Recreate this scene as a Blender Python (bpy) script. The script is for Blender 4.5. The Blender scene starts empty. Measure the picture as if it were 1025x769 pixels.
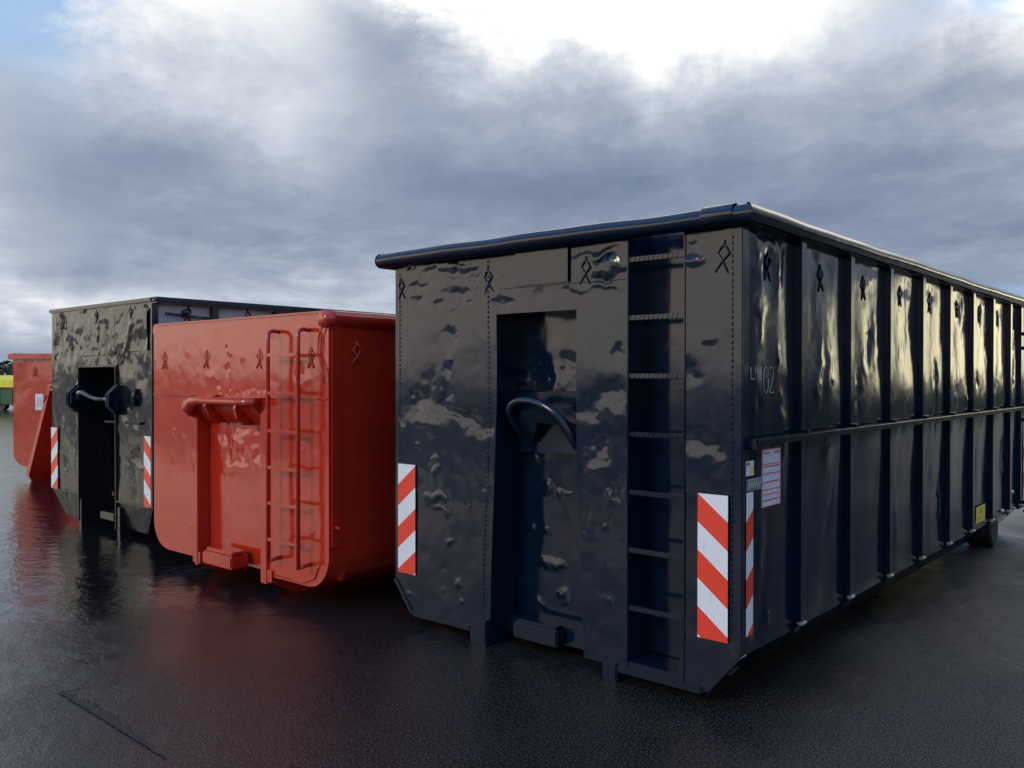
import bpy, bmesh, math, random
import numpy as np
from mathutils import Vector, Matrix
C = bpy.context.scene.collection
SC = bpy.context.scene
rad = math.radians

# ---------------------------------------------------------------- camera
cam = bpy.data.cameras.new("camera"); camo = bpy.data.objects.new("camera", cam); C.objects.link(camo)
yaw, pitch, roll = 0.71279, -0.00788, 0.00068
f = Vector((-math.sin(yaw)*math.cos(pitch), math.cos(yaw)*math.cos(pitch), math.sin(pitch)))
r = Vector((math.cos(yaw), math.sin(yaw), 0)); u = r.cross(f)
r2 = math.cos(roll)*r+math.sin(roll)*u; u2 = -math.sin(roll)*r+math.cos(roll)*u
M = Matrix((r2, u2, -f)).transposed().to_4x4(); M.translation = Vector((4.38517, -3.87418, 1.64109))
camo.matrix_world = M
cam.sensor_fit = 'HORIZONTAL'; cam.sensor_width = 36; cam.lens = 36*861.785/1025
cam.clip_start = .05; cam.clip_end = 3000
SC.camera = camo

# ---------------------------------------------------------------- node helper
class NT:
    def __init__(s, nt): s.nt = nt; s.L = nt.links
    def new(s, t, **k):
        n = s.nt.nodes.new(t)
        for a, b in k.items(): setattr(n, a, b)
        return n
    def put(s, sock, v):
        if isinstance(v, bpy.types.NodeSocket): s.L.new(v, sock)
        elif v is not None:
            try: sock.default_value = v
            except Exception:
                sock.default_value = (*v, 1) if len(v) == 3 else v
    def m(s, op, a, b=None, c=None, clamp=False):
        n = s.new('ShaderNodeMath', operation=op, use_clamp=clamp)
        for i, v in enumerate((a, b, c)):
            if v is not None: s.put(n.inputs[i], v)
        return n.outputs[0]
    def mix(s, fac, a, b, blend='MIX'):
        n = s.new('ShaderNodeMix', data_type='RGBA', blend_type=blend)
        s.put(n.inputs[0], fac)
        for i, v in ((6, a), (7, b)):
            if isinstance(v, tuple) and len(v) == 3: v = (*v, 1)
            s.put(n.inputs[i], v)
        return n.outputs[2]
    def noise(s, vec, scale, detail=4, rough=.5, dist=0., dims='3D'):
        n = s.new('ShaderNodeTexNoise', noise_dimensions=dims)
        if vec is not None: s.put(n.inputs['Vector'], vec)
        n.inputs['Scale'].default_value = scale; n.inputs['Detail'].default_value = detail
        n.inputs['Roughness'].default_value = rough; n.inputs['Distortion'].default_value = dist
        return n.outputs[0]
    def ramp(s, fac, stops, interp='LINEAR'):
        n = s.new('ShaderNodeValToRGB'); n.color_ramp.interpolation = interp
        s.put(n.inputs[0], fac); e = n.color_ramp.elements
        while len(e) > 1: e.remove(e[-1])
        for i, (p, c) in enumerate(stops):
            el = e[0] if i == 0 else e.new(p)
            el.position = p; el.color = (*c, 1) if len(c) == 3 else c
        return n.outputs[0]
    def maprange(s, v, a, b, c=0., d=1., smooth=True):
        n = s.new('ShaderNodeMapRange'); n.interpolation_type = 'SMOOTHSTEP' if smooth else 'LINEAR'
        s.put(n.inputs[0], v)
        for i, x in enumerate((a, b, c, d)): n.inputs[i+1].default_value = x
        return n.outputs[0]

# ---------------------------------------------------------------- world
SUN_EL, SUN_AZ = 27, 190          # azimuth clockwise from +Y
W = bpy.data.worlds.new("World"); SC.world = W; W.use_nodes = True
w = NT(W.node_tree); W.node_tree.nodes.clear()
sky = w.new('ShaderNodeTexSky', sky_type='NISHITA'); sky.sun_disc = False
sky.sun_elevation = rad(SUN_EL); sky.sun_rotation = rad(SUN_AZ)
tc = w.new('ShaderNodeTexCoord'); sep = w.new('ShaderNodeSeparateXYZ'); w.L.new(tc.outputs['Generated'], sep.inputs[0])
dx, dy, dz = sep.outputs
az = w.m('MULTIPLY', w.m('ARCTAN2', dx, dy), 57.29578)
el = w.m('MULTIPLY', w.m('ARCSINE', dz), 57.29578)
# flat cloud layer seen in perspective
den = w.m('ADD', w.m('MAXIMUM', dz, 0.), .16)
cv = w.new('ShaderNodeCombineXYZ'); w.L.new(w.m('DIVIDE', dx, den), cv.inputs[0]); w.L.new(w.m('DIVIDE', dy, den), cv.inputs[1])
cvec = cv.outputs[0]
n1 = w.noise(cvec, 1.1, 7, .55, .35)
n2 = w.noise(cvec, 3.4, 8, .66, .25)
n3 = w.noise(cvec, .55, 3, .5)
nd = w.noise(tc.outputs['Generated'], 7, 5, .6)
warp = w.m('MULTIPLY', w.m('SUBTRACT', nd, .5), 9.)
azw = w.m('ADD', az, w.m('MULTIPLY', w.m('SUBTRACT', n2, .5), 12.))
elw = w.m('ADD', el, warp)
def g(a0, e0, sa, se, amp, wv=True, p=2.):
    A = azw if wv else az; E = elw if wv else el
    x = w.m('POWER', w.m('ABSOLUTE', w.m('DIVIDE', w.m('SUBTRACT', A, a0), sa)), p)
    y = w.m('POWER', w.m('ABSOLUTE', w.m('DIVIDE', w.m('SUBTRACT', E, e0), se)), p)
    return w.m('MULTIPLY', w.m('EXPONENT', w.m('MULTIPLY', w.m('ADD', x, y), -1.)), amp)
V = w.m('ADD', .45, w.m('MULTIPLY', w.m('SUBTRACT', n1, .5), .48))
V = w.m('ADD', V, w.m('MULTIPLY', w.m('SUBTRACT', n2, .5), .34))
for b in (
    (-31, 25.5, 17, 6.0, .92),     # the big white gap, high and a little right of centre
    (-44, 27, 9, 6, .25),
    (-63, 22, 11, 6, .34),         # pale patch upper left
    (-52, 17.5, 9, 3.5, .10),
    (-68, 4.0, 7, 2.4, .26), (-88, 12, 11, 10, .8), (-74, 9, 5, 6, .15),       # white clouds low at the left edge
    (-50, 5.0, 12, 3.0, .22),      # light band above the red container
    (-58, 9.0, 12, 3.0, -.10),
    (-37, 12.5, 12, 3.2, -.17),    # slate band
    (-20, 10, 12, 4, -.14),
    (-49, 22, 3.5, 4.5, -.30),     # dark finger beside the gap
    (-70, 12, 8, 5, -.04),
    (-9, 20.5, 6, 2.5, .30), (-14, 23.5, 5, 3, -.25),
    (30, 50, 30, 16, .45),          # sunlit cloud high to the right of the yard
    (-70, 30, 8, 8, .1),
    (-34, 7.5, 8, 2, .12),
):
    V = w.m('ADD', V, g(*b))
cloud = w.ramp(V, [(0., (.13, .17, .25)), (.22, (.18, .235, .34)), (.42, (.285, .35, .465)), (.58, (.43, .49, .59)),
                   (.72, (.66, .71, .79)), (.84, (1.0, 1.0, 1.0)), (1., (1.7, 1.66, 1.6))])
STR = .1
def scl(c, k):
    n = w.new('ShaderNodeVectorMath', operation='SCALE'); w.put(n.inputs[0], c); n.inputs['Scale'].default_value = k
    return n.outputs[0]
cloud = scl(cloud, 1/STR)
# blue holes in the cloud
hole = w.m('ADD', g(-71.5, 21.5, 4.5, 4.0, 1.3), g(-12.5, 21.0, 3.5, 1.2, 1.2))
hole = w.m('ADD', hole, g(-27, 24.5, 2.5, 1.0, .55))

hole = w.m('MULTIPLY', hole, 1., clamp=True)
zen = w.m('MULTIPLY', w.maprange(dy, .05, -.15), w.maprange(elw, 33., 40.))
blue = w.mix(.8, sky.outputs[0], (.40/STR, .62/STR, .95/STR, 1)); deep = w.mix(.85, sky.outputs[0], (.28/STR, .80/STR, 2.0/STR, 1))
col = w.mix(w.m('MULTIPLY', hole, .9), cloud, blue)
col = w.mix(zen, col, deep)
sg = g(4, 25, 11, 7.5, 1.)
col = w.mix(w.m('MULTIPLY', sg, .95), col, (3.6/STR, 3.3/STR, 2.7/STR, 1))
# clear strip under the cloud deck to the right of the view, running into a yellow glow
strip_top = w.m('ADD', 5.6, w.m('MULTIPLY', w.m('SUBTRACT', n2, .5), 1.2))
strip = w.m('MULTIPLY', w.maprange(w.m('SUBTRACT', strip_top, el), -.15, .5), w.maprange(az, -19., -13.))
strip = w.m('MULTIPLY', strip, w.maprange(w.m('ADD', az, w.m('MULTIPLY', n2, 4.)), 24., 18.))
glowc = w.ramp(w.maprange(az, -12., 10., smooth=False), [(0., (.25, .40, .62)), (.3, (.55, .62, .62)), (.6, (2.0, 1.80, 1.15)), (1., (3.1, 2.8, 1.75))])
fadeout = w.maprange(az, 30., 45.)
glowc = w.mix(fadeout, scl(glowc, 1/STR), (1.1/STR, 1.05/STR, .8/STR, 1))
col = w.mix(strip, col, glowc)
# broad warm lit haze behind the camera's left shoulder
wa = w.m('MULTIPLY', w.maprange(az, -172., -158.), w.maprange(az, -82., -98.))
wb = w.maprange(w.m('ADD', el, w.m('MULTIPLY', w.m('SUBTRACT', n2, .5), 10.)), 27., 19.)
warm = w.mix(w.maprange(az, -122., -106.), (1.75/STR, 1.52/STR, 1.26/STR, 1), (1.12/STR, 1.12/STR, .92/STR, 1))
col = w.mix(w.m('MULTIPLY', wa, wb), col, warm)
wr = w.m('MULTIPLY', w.maprange(az, 85., 115.), w.maprange(el, 32., 22.))  # added fill from behind right, to lift the red container's dark side
col = w.mix(w.m('MULTIPLY', wr, .35), col, (1.25/STR, 1.15/STR, 1.0/STR, 1))
bg = w.new('ShaderNodeBackground'); w.L.new(col, bg.inputs[0]); bg.inputs[1].default_value = STR
wo = w.new('ShaderNodeOutputWorld'); w.L.new(bg.outputs[0], wo.inputs[0])

sun = bpy.data.lights.new("sun", 'SUN'); suno = bpy.data.objects.new("sun", sun); C.objects.link(suno)
sun.energy = 1.0; sun.angle = rad(12); sun.color = (1, .88, .72)
sd = Vector((math.sin(rad(SUN_AZ))*math.cos(rad(SUN_EL)), math.cos(rad(SUN_AZ))*math.cos(rad(SUN_EL)), math.sin(rad(SUN_EL))))
suno.rotation_euler = sd.to_track_quat('Z', 'Y').to_euler()

SC.view_settings.view_transform = 'Standard'; SC.view_settings.look = 'None'
SC.view_settings.exposure = 0; SC.view_settings.gamma = 1; SC.view_settings.use_curve_mapping = False
SC.render.engine = 'CYCLES'; SC.cycles.max_bounces = 7; SC.cycles.use_denoising = True
SC.cycles.sample_clamp_indirect = 8

# ---------------------------------------------------------------- materials
def mat(name):
    m = bpy.data.materials.new(name); m.use_nodes = True; n = NT(m.node_tree)
    b = m.node_tree.nodes['Principled BSDF']; return m, n, b
def objco(n):
    return n.new('ShaderNodeTexCoord').outputs['Object']
def paint(name, base, base2, rough=.12, ior=1.5, peel=.00012, wave=.0006, coat=0.):
    m, n, b = mat(name); o = objco(n)
    big = n.noise(o, 2.3, 4, .6)
    fine = n.noise(o, 9, 6, .65)
    n.put(b.inputs['Base Color'], n.mix(n.maprange(big, .35, .7), base, base2))
    n.put(b.inputs['Roughness'], n.m('ADD', rough, n.m('MULTIPLY', n.maprange(fine, .45, .75), rough*.9)))
    b.inputs['IOR'].default_value = ior
    b.inputs['Coat Weight'].default_value = coat; b.inputs['Coat Roughness'].default_value = .05
    h = n.m('ADD', n.m('MULTIPLY', n.noise(o, 3.3, 2, .5), wave*8), n.m('MULTIPLY', n.noise(o, 140, 2, .5), peel*1.))
    h = n.m('ADD', h, n.m('MULTIPLY', n.noise(o, 22, 3, .55), wave*.45))
    bp = n.new('ShaderNodeBump'); bp.inputs['Strength'].default_value = 1; bp.inputs['Distance'].default_value = 1
    n.put(bp.inputs['Height'], h); n.L.new(bp.outputs[0], b.inputs['Normal'])
    return m
NAVY = paint('navy_gloss_paint', (.0016, .0082, .0225), (.0022, .0100, .027), .115, 1.5, wave=.0004)
NAVY2 = paint('dark_olive_navy_paint', (.008, .010, .014), (.012, .013, .015), .14, 1.55, wave=.0010)
RED = paint('red_oxide_paint', (.46, .027, .010), (.41, .023, .009), .13, 1.62, wave=.0008)
def simple(name, c, rough=.5, metal=0., bump=None):
    m, n, b = mat(name); o = objco(n)
    k = n.noise(o, 14, 5, .65)
    c2 = tuple(x*.72 for x in c)
    n.put(b.inputs['Base Color'], n.mix(n.maprange(k, .4, .75), c, c2))
    b.inputs['Roughness'].default_value = rough; b.inputs['Metallic'].default_value = metal
    if bump:
        bp = n.new('ShaderNodeBump'); bp.inputs['Distance'].default_value = bump[1]
        n.put(bp.inputs['Height'], n.noise(o, bump[0], 4, .6)); n.L.new(bp.outputs[0], b.inputs['Normal'])
    return m
RUBBER = simple('dark_steel', (.012, .012, .013), .55)
STEEL = simple('worn_bright_steel', (.62, .63, .64), .28, .6)
WHITE = simple('white_sticker', (.72, .74, .78), .35)
def placard():
    m, n, b = mat('printed_notice'); o = objco(n)
    s = n.new('ShaderNodeSeparateXYZ'); n.L.new(o, s.inputs[0])
    row = n.m('FLOOR', n.m('DIVIDE', s.outputs[2], .0085)); fr = n.m('FRACT', n.m('DIVIDE', s.outputs[2], .0085))
    cv_ = n.new('ShaderNodeCombineXYZ'); n.put(cv_.inputs[0], n.m('MULTIPLY', s.outputs[1], 90.)); n.put(cv_.inputs[1], n.m('MULTIPLY', row, 7.3))
    k = n.noise(cv_.outputs[0], 1., 2)
    ink = n.m('MULTIPLY', n.m('LESS_THAN', fr, .45), n.m('GREATER_THAN', k, .45))
    n.put(b.inputs['Base Color'], n.mix(ink, (.70, .73, .80), (.34, .42, .58))); b.inputs['Roughness'].default_value = .35
    return m
NOTICE = placard()
PAPER = simple('notice_paper', (.66, .70, .80), .4)
REDINK = simple('red_print', (.62, .05, .05), .4)
INK = simple('grey_blue_print', (.36, .42, .55), .45)
DARKINK = simple('dark_print', (.05, .06, .08), .45)
YELLOW = simple('yellow_sticker', (.80, .62, .05), .4)
TARP = simple('yellow_tarpaulin', (.85, .72, .03), .5, 0, (3, .05))
PLATE = simple('type_plate_metal', (.22, .26, .28), .4, .5, (60, .002))
def stripes(name, sgn, dull=1.):
    m, n, b = mat(name); o = objco(n)
    s = n.new('ShaderNodeSeparateXYZ'); n.L.new(o, s.inputs[0])
    # object coordinates of the strip: x across (0..1 width scaled to metres), z down from its top
    v = n.m('ADD', n.m('MULTIPLY', s.outputs[2], 1.), n.m('MULTIPLY', s.outputs[0], sgn*.80))
    fr = n.m('FRACT', n.m('DIVIDE', v, .282))
    isred = n.m('LESS_THAN' if sgn < 0 else 'GREATER_THAN', fr, .5)
    k = n.noise(o, 18, 5, .7)
    wcol = n.mix(n.maprange(k, .5, .8), (.74*dull, .77*dull, .80*dull), (.60*dull, .63*dull, .66*dull))
    rcol = n.mix(n.maprange(k, .5, .8), (.78*dull, .055, .026), (.66*dull, .045, .022))
    grime = n.maprange(n.noise(o, 7, 6, .75, 1.), .56, .78)
    sp = n.maprange(n.noise(o, 60, 3, .6), .66, .72)
    n.put(b.inputs['Base Color'], n.mix(n.m('MAXIMUM', n.m('MULTIPLY', grime, .45), n.m('MULTIPLY', sp, .5)), n.mix(isred, wcol, rcol), (.10, .10, .10)))
    b.inputs['Roughness'].default_value = .35
    return m
STR_UP = stripes('red_white_marking_rising', -1.)
STR_DN = stripes('red_white_marking_falling', 1.)

def asphalt():
    m, n, b = mat('wet_asphalt'); o = objco(n)
    s_ = n.new('ShaderNodeSeparateXYZ'); n.L.new(o, s_.inputs[0])
    big = n.noise(o, .45, 5, .6, .6); mid = n.noise(o, 1.9, 5, .65); fine = n.noise(o, 9, 4, .6)
    gr = n.noise(o, 150, 2, .7); sp = n.noise(o, 92, 2, .8)
    vo = n.new('ShaderNodeTexVoronoi'); n.L.new(o, vo.inputs['Vector']); vo.inputs['Scale'].default_value = 125
    # worn open-grained asphalt near the big container, flooded smooth asphalt further to the left
    zone = n.m('ADD', n.m('ADD', s_.outputs[0], n.m('MULTIPLY', s_.outputs[1], -.55)), n.m('MULTIPLY', n.m('SUBTRACT', big, .5), 5.))
    dry = n.maprange(zone, -2.6, 1.2)
    patch = n.maprange(n.m('ADD', n.m('MULTIPLY', big, .6), n.m('MULTIPLY', mid, .4)), .42, .58)
    dryp = n.m('MULTIPLY', dry, n.m('ADD', .55, n.m('MULTIPLY', patch, .45)))
    far = n.maprange(n.m('ADD', n.m('ADD', s_.outputs[0], n.m('MULTIPLY', s_.outputs[1], .10)), n.m('MULTIPLY', big, 2.)), 3.2, 4.6)
    back = n.maprange(n.m('SUBTRACT', n.m('MULTIPLY', big, 2.), s_.outputs[1]), 5.5, 8.5)
    far = n.m('MAXIMUM', far, back)
    c = n.mix(n.maprange(sp, .46, .68), (.0036, .0032, .003), n.mix(dry, (.03, .03, .032), (.072, .067, .062)))
    n.put(b.inputs['Base Color'], n.mix(far, c, n.mix(n.maprange(sp, .42, .72), (.012, .012, .012), (.115, .113, .108))))
    n.put(b.inputs['Roughness'], n.m('ADD', n.m('ADD', .11, n.m('MULTIPLY', dryp, .17)), n.m('MULTIPLY', far, .35)))
    b.inputs['IOR'].default_value = 1.5; n.put(b.inputs['Specular IOR Level'], n.m('SUBTRACT', n.m('SUBTRACT', 1., n.m('MULTIPLY', dry, .52)), n.m('MULTIPLY', far, .24)))
    stone = n.m('SUBTRACT', 1., vo.outputs['Distance'])
    h = n.m('MULTIPLY', n.m('ADD', n.m('MULTIPLY', stone, .0016), n.m('MULTIPLY', sp, .0020)), n.m('ADD', .12, dryp))
    h = n.m('ADD', h, n.m('ADD', n.m('MULTIPLY', mid, .018), n.m('MULTIPLY', fine, .0045)))
    bp = n.new('ShaderNodeBump'); bp.inputs['Strength'].default_value = 1; bp.inputs['Distance'].default_value = 1
    n.put(bp.inputs['Height'], h); n.L.new(bp.outputs[0], b.inputs['Normal'])
    return m
ASPH = asphalt()

# ---------------------------------------------------------------- object helpers
def obj(name, me_or_bm, m, parent=None, smooth=False, loc=None):
    if isinstance(me_or_bm, bmesh.types.BMesh):
        me = bpy.data.meshes.new(name); me_or_bm.normal_update(); me_or_bm.to_mesh(me); me_or_bm.free()
    else: me = me_or_bm
    if m is not None:
        for mm in (m if isinstance(m, (list, tuple)) else [m]): me.materials.append(mm)
    if smooth: me.polygons.foreach_set('use_smooth', [True]*len(me.polygons))
    o = bpy.data.objects.new(name, me); C.objects.link(o)
    if parent: o.parent = parent
    if loc: o.location = loc
    return o
def tag(o, label=None, cat=None, group=None, kind=None):
    for k, v in (('label', label), ('category', cat), ('group', group), ('kind', kind)):
        if v: o[k] = v
    return o
def empty(name, loc, rz=0):
    o = bpy.data.objects.new(name, None); C.objects.link(o); o.location = loc; o.rotation_euler = (0, 0, rz); return o
def box(bm, x0, x1, y0, y1, z0, z1, bev=0.):
    t = bmesh.new()
    v = [t.verts.new((x, y, z)) for x in (x0, x1) for y in (y0, y1) for z in (z0, z1)]
    for q in ((0, 1, 3, 2), (4, 6, 7, 5), (0, 4, 5, 1), (2, 3, 7, 6), (0, 2, 6, 4), (1, 5, 7, 3)):
        t.faces.new([v[i] for i in q])
    if bev: bmesh.ops.bevel(t, geom=t.edges[:], offset=bev, segments=2, affect='EDGES')
    me = bpy.data.meshes.new('t'); t.to_mesh(me); t.free(); bm.from_mesh(me); bpy.data.meshes.remove(me)
    return bm
def BX(*a, **k): return box(bmesh.new(), *a, **k)
def prism(bm, pts, axis, a, b):
    """polygon pts (2-D) extruded along axis from a to b"""
    def P(p, t):
        if axis == 0: return (t, p[0], p[1])
        if axis == 1: return (p[0], t, p[1])
        return (p[0], p[1], t)
    A = [bm.verts.new(P(p, a)) for p in pts]; B = [bm.verts.new(P(p, b)) for p in pts]
    bm.faces.new(A); bm.faces.new(B[::-1])
    n = len(pts)
    for i in range(n): bm.faces.new((A[i], B[i], B[(i+1) % n], A[(i+1) % n]))
    bmesh.ops.recalc_face_normals(bm, faces=bm.faces[:]); return bm
def tube(bm, pts, r, seg=8, closed=False, cap=True):
    pts = [Vector(p) for p in pts]; n = len(pts); rings = []
    rs = r if isinstance(r, (list, tuple)) else [r]*n
    up = None
    for i, p in enumerate(pts):
        if closed: d = (pts[(i+1) % n]-pts[i-1]).normalized()
        else: d = (pts[min(i+1, n-1)]-pts[max(i-1, 0)]).normalized()
        if up is None:
            up = Vector((0, 0, 1)) if abs(d.z) < .9 else Vector((1, 0, 0))
        s = d.cross(up)
        if s.length < 1e-4: s = d.orthogonal()
        s.normalize(); up2 = s.cross(d).normalized(); up = up2
        rings.append([bm.verts.new(p+(s*math.cos(k*2*math.pi/seg)+up2*math.sin(k*2*math.pi/seg))*rs[i]) for k in range(seg)])
    m = n if closed else n-1
    for i in range(m):
        a, b = rings[i], rings[(i+1) % n]
        for k in range(seg): bm.faces.new((a[k], a[(k+1) % seg], b[(k+1) % seg], b[k]))
    if cap and not closed: bm.faces.new(rings[0][::-1]); bm.faces.new(rings[-1])
    return bm
def TB(*a, **k): return tube(bmesh.new(), *a, **k)

# ---- numpy value noise and dents
def vnoise(x, y, seed):
    R = np.random.RandomState(seed); G = R.rand(128, 128)*2-1
    xi = np.floor(x).astype(int); yi = np.floor(y).astype(int); fx = x-xi; fy = y-yi
    fx = fx*fx*fx*(fx*(fx*6-15)+10); fy = fy*fy*fy*(fy*(fy*6-15)+10)
    g_ = lambda a, b: G[a % 128, b % 128]
    return ((g_(xi, yi)*(1-fx)+g_(xi+1, yi)*fx)*(1-fy)+(g_(xi, yi+1)*(1-fx)+g_(xi+1, yi+1)*fx)*fy)
def fbm(x, y, seed, octs=3, gain=.45):
    s = 0*x
    for k in range(octs): s = s+gain**k*vnoise(x*2**k+7.3*k, y*2**k+3.1*k, seed+k)
    return s
def dents(U, Wc, lst):
    h = 0*U
    nu_, nw_ = .022*fbm(U*11+2, Wc*11, 901, 3, .6), .022*fbm(U*11, Wc*11+5, 951, 3, .6)
    U = U+nu_; Wc = Wc+nw_
    for d in lst:
        uu, ww, a, ru, rw = d[:5]; t = rad(d[5]) if len(d) > 5 else 0
        x = (U-uu)*math.cos(t)+(Wc-ww)*math.sin(t); y = -(U-uu)*math.sin(t)+(Wc-ww)*math.cos(t)
        q = (x/ru)**2+(y/rw)**2
        h = h+a*np.exp(-q**1.1)
    return h
def lin(a, b, step): return list(np.linspace(a, b, max(2, int(round((b-a)/step))+1)))
def axisvals(cuts, step):
    v = []
    for a, b in zip(cuts[:-1], cuts[1:]): v += lin(a, b, step)[:-1]
    return np.array(v+[cuts[-1]])
def sheet(name, m, parent, U, Wv, P, holes=(), keep=None, smooth=True):
    """grid over U x Wv mapped by P(UU,WW)->(x,y,z); holes are (u0,u1,w0,w1)"""
    UU, WW = np.meshgrid(U, Wv); X, Y, Z = P(UU, WW)
    nu, nw = len(U), len(Wv)
    co = np.stack([X, Y, Z], -1).reshape(-1, 3)
    um = (U[:-1]+U[1:])/2; wm = (Wv[:-1]+Wv[1:])/2
    K = np.ones((nw-1, nu-1), bool)
    for (a, b, c, d) in holes:
        K &= ~((um[None, :] > a) & (um[None, :] < b) & (wm[:, None] > c) & (wm[:, None] < d))
    jj, ii = np.nonzero(K)
    a = jj*nu+ii
    F = np.stack([a, a+1, a+1+nu, a+nu], -1)
    used = np.unique(F); mp = -np.ones(len(co), int); mp[used] = np.arange(len(used))
    me = bpy.data.meshes.new(name); me.vertices.add(len(used)); me.vertices.foreach_set('co', co[used].ravel())
    F = mp[F]; me.loops.add(F.size); me.loops.foreach_set('vertex_index', F.ravel())
    me.polygons.add(len(F)); me.polygons.foreach_set('loop_start', np.arange(0, F.size, 4)); me.polygons.foreach_set('loop_total', np.full(len(F), 4))
    me.update(calc_edges=True); me.validate()
    return obj(name, me, m, parent, smooth)

def marking(parent, m, kind, a0, a1, w0, w1, plane):
    """a reflective strip; kind 'front' lies on y=plane, 'side' on x=plane"""
    h = w1-w0; wd = a1-a0; t = .002
    o = obj('marking_strip', BX(0, wd, -t, 0, -h, 0), m, parent)
    if kind == 'front': o.location = (a0, plane, w1)
    else: o.location = (plane, a0, w1); o.rotation_euler = (0, 0, rad(90))
    return o

def rune(parent, m, pos, kind, s=1., rnd=None, r=.0062):
    """small welded rope hook: a bent wire diamond on two splayed legs"""
    a = (rnd or random).uniform(-.12, .12)
    bm = bmesh.new()
    def P(x, z, d=.013):
        x, z = x*math.cos(a)-z*math.sin(a), x*math.sin(a)+z*math.cos(a)
        x *= s; z *= s
        return (x, -d*.7, z) if kind == 'front' else (d*.55, x, z)
    tube(bm, [P(-.035, -.068, .004), P(.0, -.012), P(.031, .024), P(.012, .054), P(0, .066), P(-.012, .054), P(-.031, .024), P(0, -.012), P(.035, -.068, .004)], r, 6)
    tube(bm, [P(0, .062), P(0, .086, .004)], r, 6)
    return obj('tarp_hook', bm, m, parent, True, pos)

def weld(parent, m, pts, r=.005, step=.03, rnd=random):
    r *= .62
    """a weld seam of small beads"""
    bm = bmesh.new()
    P = [Vector(p) for p in pts]
    for a, b in zip(P[:-1], P[1:]):
        n = max(1, int((b-a).length/step))
        for k in range(n):
            q = a.lerp(b, (k+.5)/n)
            ln = (b-a).normalized()*step*.36
            tube(bm, [q-ln, q-ln*.5, q+ln*.5, q+ln], [r*.3, r*rnd.uniform(.8, 1.15), r*rnd.uniform(.8, 1.15), r*.3], 6)
    return obj('weld_seam', bm, m, parent, True)

def stiffener(parent, m, y, w0, w1, d=.043, wd=.072, x0=2.5, sgn=1):
    bm = bmesh.new()
    box(bm, x0-.004*sgn, x0+sgn*d, y, y+wd, w0, w1, .006) if sgn > 0 else box(bm, x0+sgn*d, x0+.004, y, y+wd, w0, w1, .006)
    return obj('stiffener', bm, m, parent)

def roof_tube(parent, m, a, b, r, name='rim_tube', amp=.004, seed=1, flat=1., mitre=None):
    a = Vector(a); b = Vector(b); n = 60; R = random.Random(seed); bm = bmesh.new()
    pts = []; rs = []
    ph = [R.uniform(0, 6) for _ in range(4)]
    for i in range(n+1):
        t = i/n; L = (b-a).length*t
        k = amp*(math.sin(L*2.1+ph[0])+.6*math.sin(L*5.3+ph[1])+.4*math.sin(L*11+ph[2]))
        pts.append(a.lerp(b, t)+Vector((0, 0, k))); rs.append(r*(1+.5*k/max(r, .01)))
    tube(bm, pts, rs, 20, cap=(mitre is None))
    if mitre == 'front':
        for v in bm.verts:
            if v.co.x > b.x-.03: v.co.x = b.x-(v.co.y-a.y)
    if mitre == 'side':
        for v in bm.verts:
            if v.co.y < a.y+.03: v.co.y = a.y-(v.co.x-a.x)
    if flat != 1.:
        for v in bm.verts: v.co.z = a.z+(v.co.z-a.z)*flat
    return obj(name, bm, m, parent, True)

# ---------------------------------------------------------------- ground and far background
def ground():
    bm = bmesh.new(); s = 1500
    bm.faces.new([bm.verts.new(p) for p in ((-s, -s, 0), (s, -s, 0), (s, s, 0), (-s, s, 0))])
    tag(obj('asphalt_ground', bm, ASPH), kind='structure')
    # worn edge of an old asphalt patch: a thin broken strip of smooth bitumen
    bm = bmesh.new(); R = random.Random(4)
    def strip(A, B, wd, n, jit):
        A = Vector(A); B = Vector(B); d = (B-A).normalized(); s_ = Vector((-d.y, d.x, 0)); pr = None
        for i in range(n+1):
            t = i/n; c = A.lerp(B, t)+s_*R.uniform(-jit, jit)
            ww = wd*(.25+1.1*math.sin(math.pi*min(1, t*1.0+.08))**.7)*R.uniform(.55, 1.3)
            q = (bm.verts.new((c.x, c.y, .004)), bm.verts.new((c.x+s_.x*ww, c.y+s_.y*ww, .004)))
            if pr: bm.faces.new((pr[0], q[0], q[1], pr[1]))
            pr = q
    strip((-.307, -2.042, 0), (.85, -2.06, 0), .045, 40, .002)
    strip((-.307, -2.042, 0), (-.27, -1.86, 0), .009, 10, .001)
    m, n, b = mat('crack_bitumen'); o = objco(n)
    n.put(b.inputs['Base Color'], (.006, .006, .007, 1)); b.inputs['Roughness'].default_value = .55
    bp = n.new('ShaderNodeBump'); bp.inputs['Distance'].default_value = .02
    n.put(bp.inputs['Height'], n.noise(o, 60, 4, .7)); n.L.new(bp.outputs[0], b.inputs['Normal'])
    tag(obj('asphalt_crack', bm, m), kind='structure')
ground()
def verge():  # grass added out of view, so the navy side reflects dark ground
    m, n, b = mat('short_rough_grass'); o = objco(n)
    n.put(b.inputs['Base Color'], n.mix(n.maprange(n.noise(o, .8, 5, .65), .35, .7), (.022, .036, .014), (.045, .06, .024)))
    b.inputs['Roughness'].default_value = .9; b.inputs['Specular IOR Level'].default_value = .15
    bp = n.new('ShaderNodeBump'); bp.inputs['Distance'].default_value = .08
    n.put(bp.inputs['Height'], n.noise(o, 14, 4, .7)); n.L.new(bp.outputs[0], b.inputs['Normal'])
    bm = bmesh.new()
    xs = [8+.25*math.sin(k*1.7)+.12*math.sin(k*4.1) for k in range(161)]
    L_ = [bm.verts.new((xs[k], -60+k*1.5, .006)) for k in range(161)]; R_ = [bm.verts.new((240, -60+k*1.5, .006)) for k in range(161)]
    for k in range(160): bm.faces.new((L_[k], R_[k], R_[k+1], L_[k+1]))
    tag(obj('added_grass_verge', bm, m), kind='structure')
verge()

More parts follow.
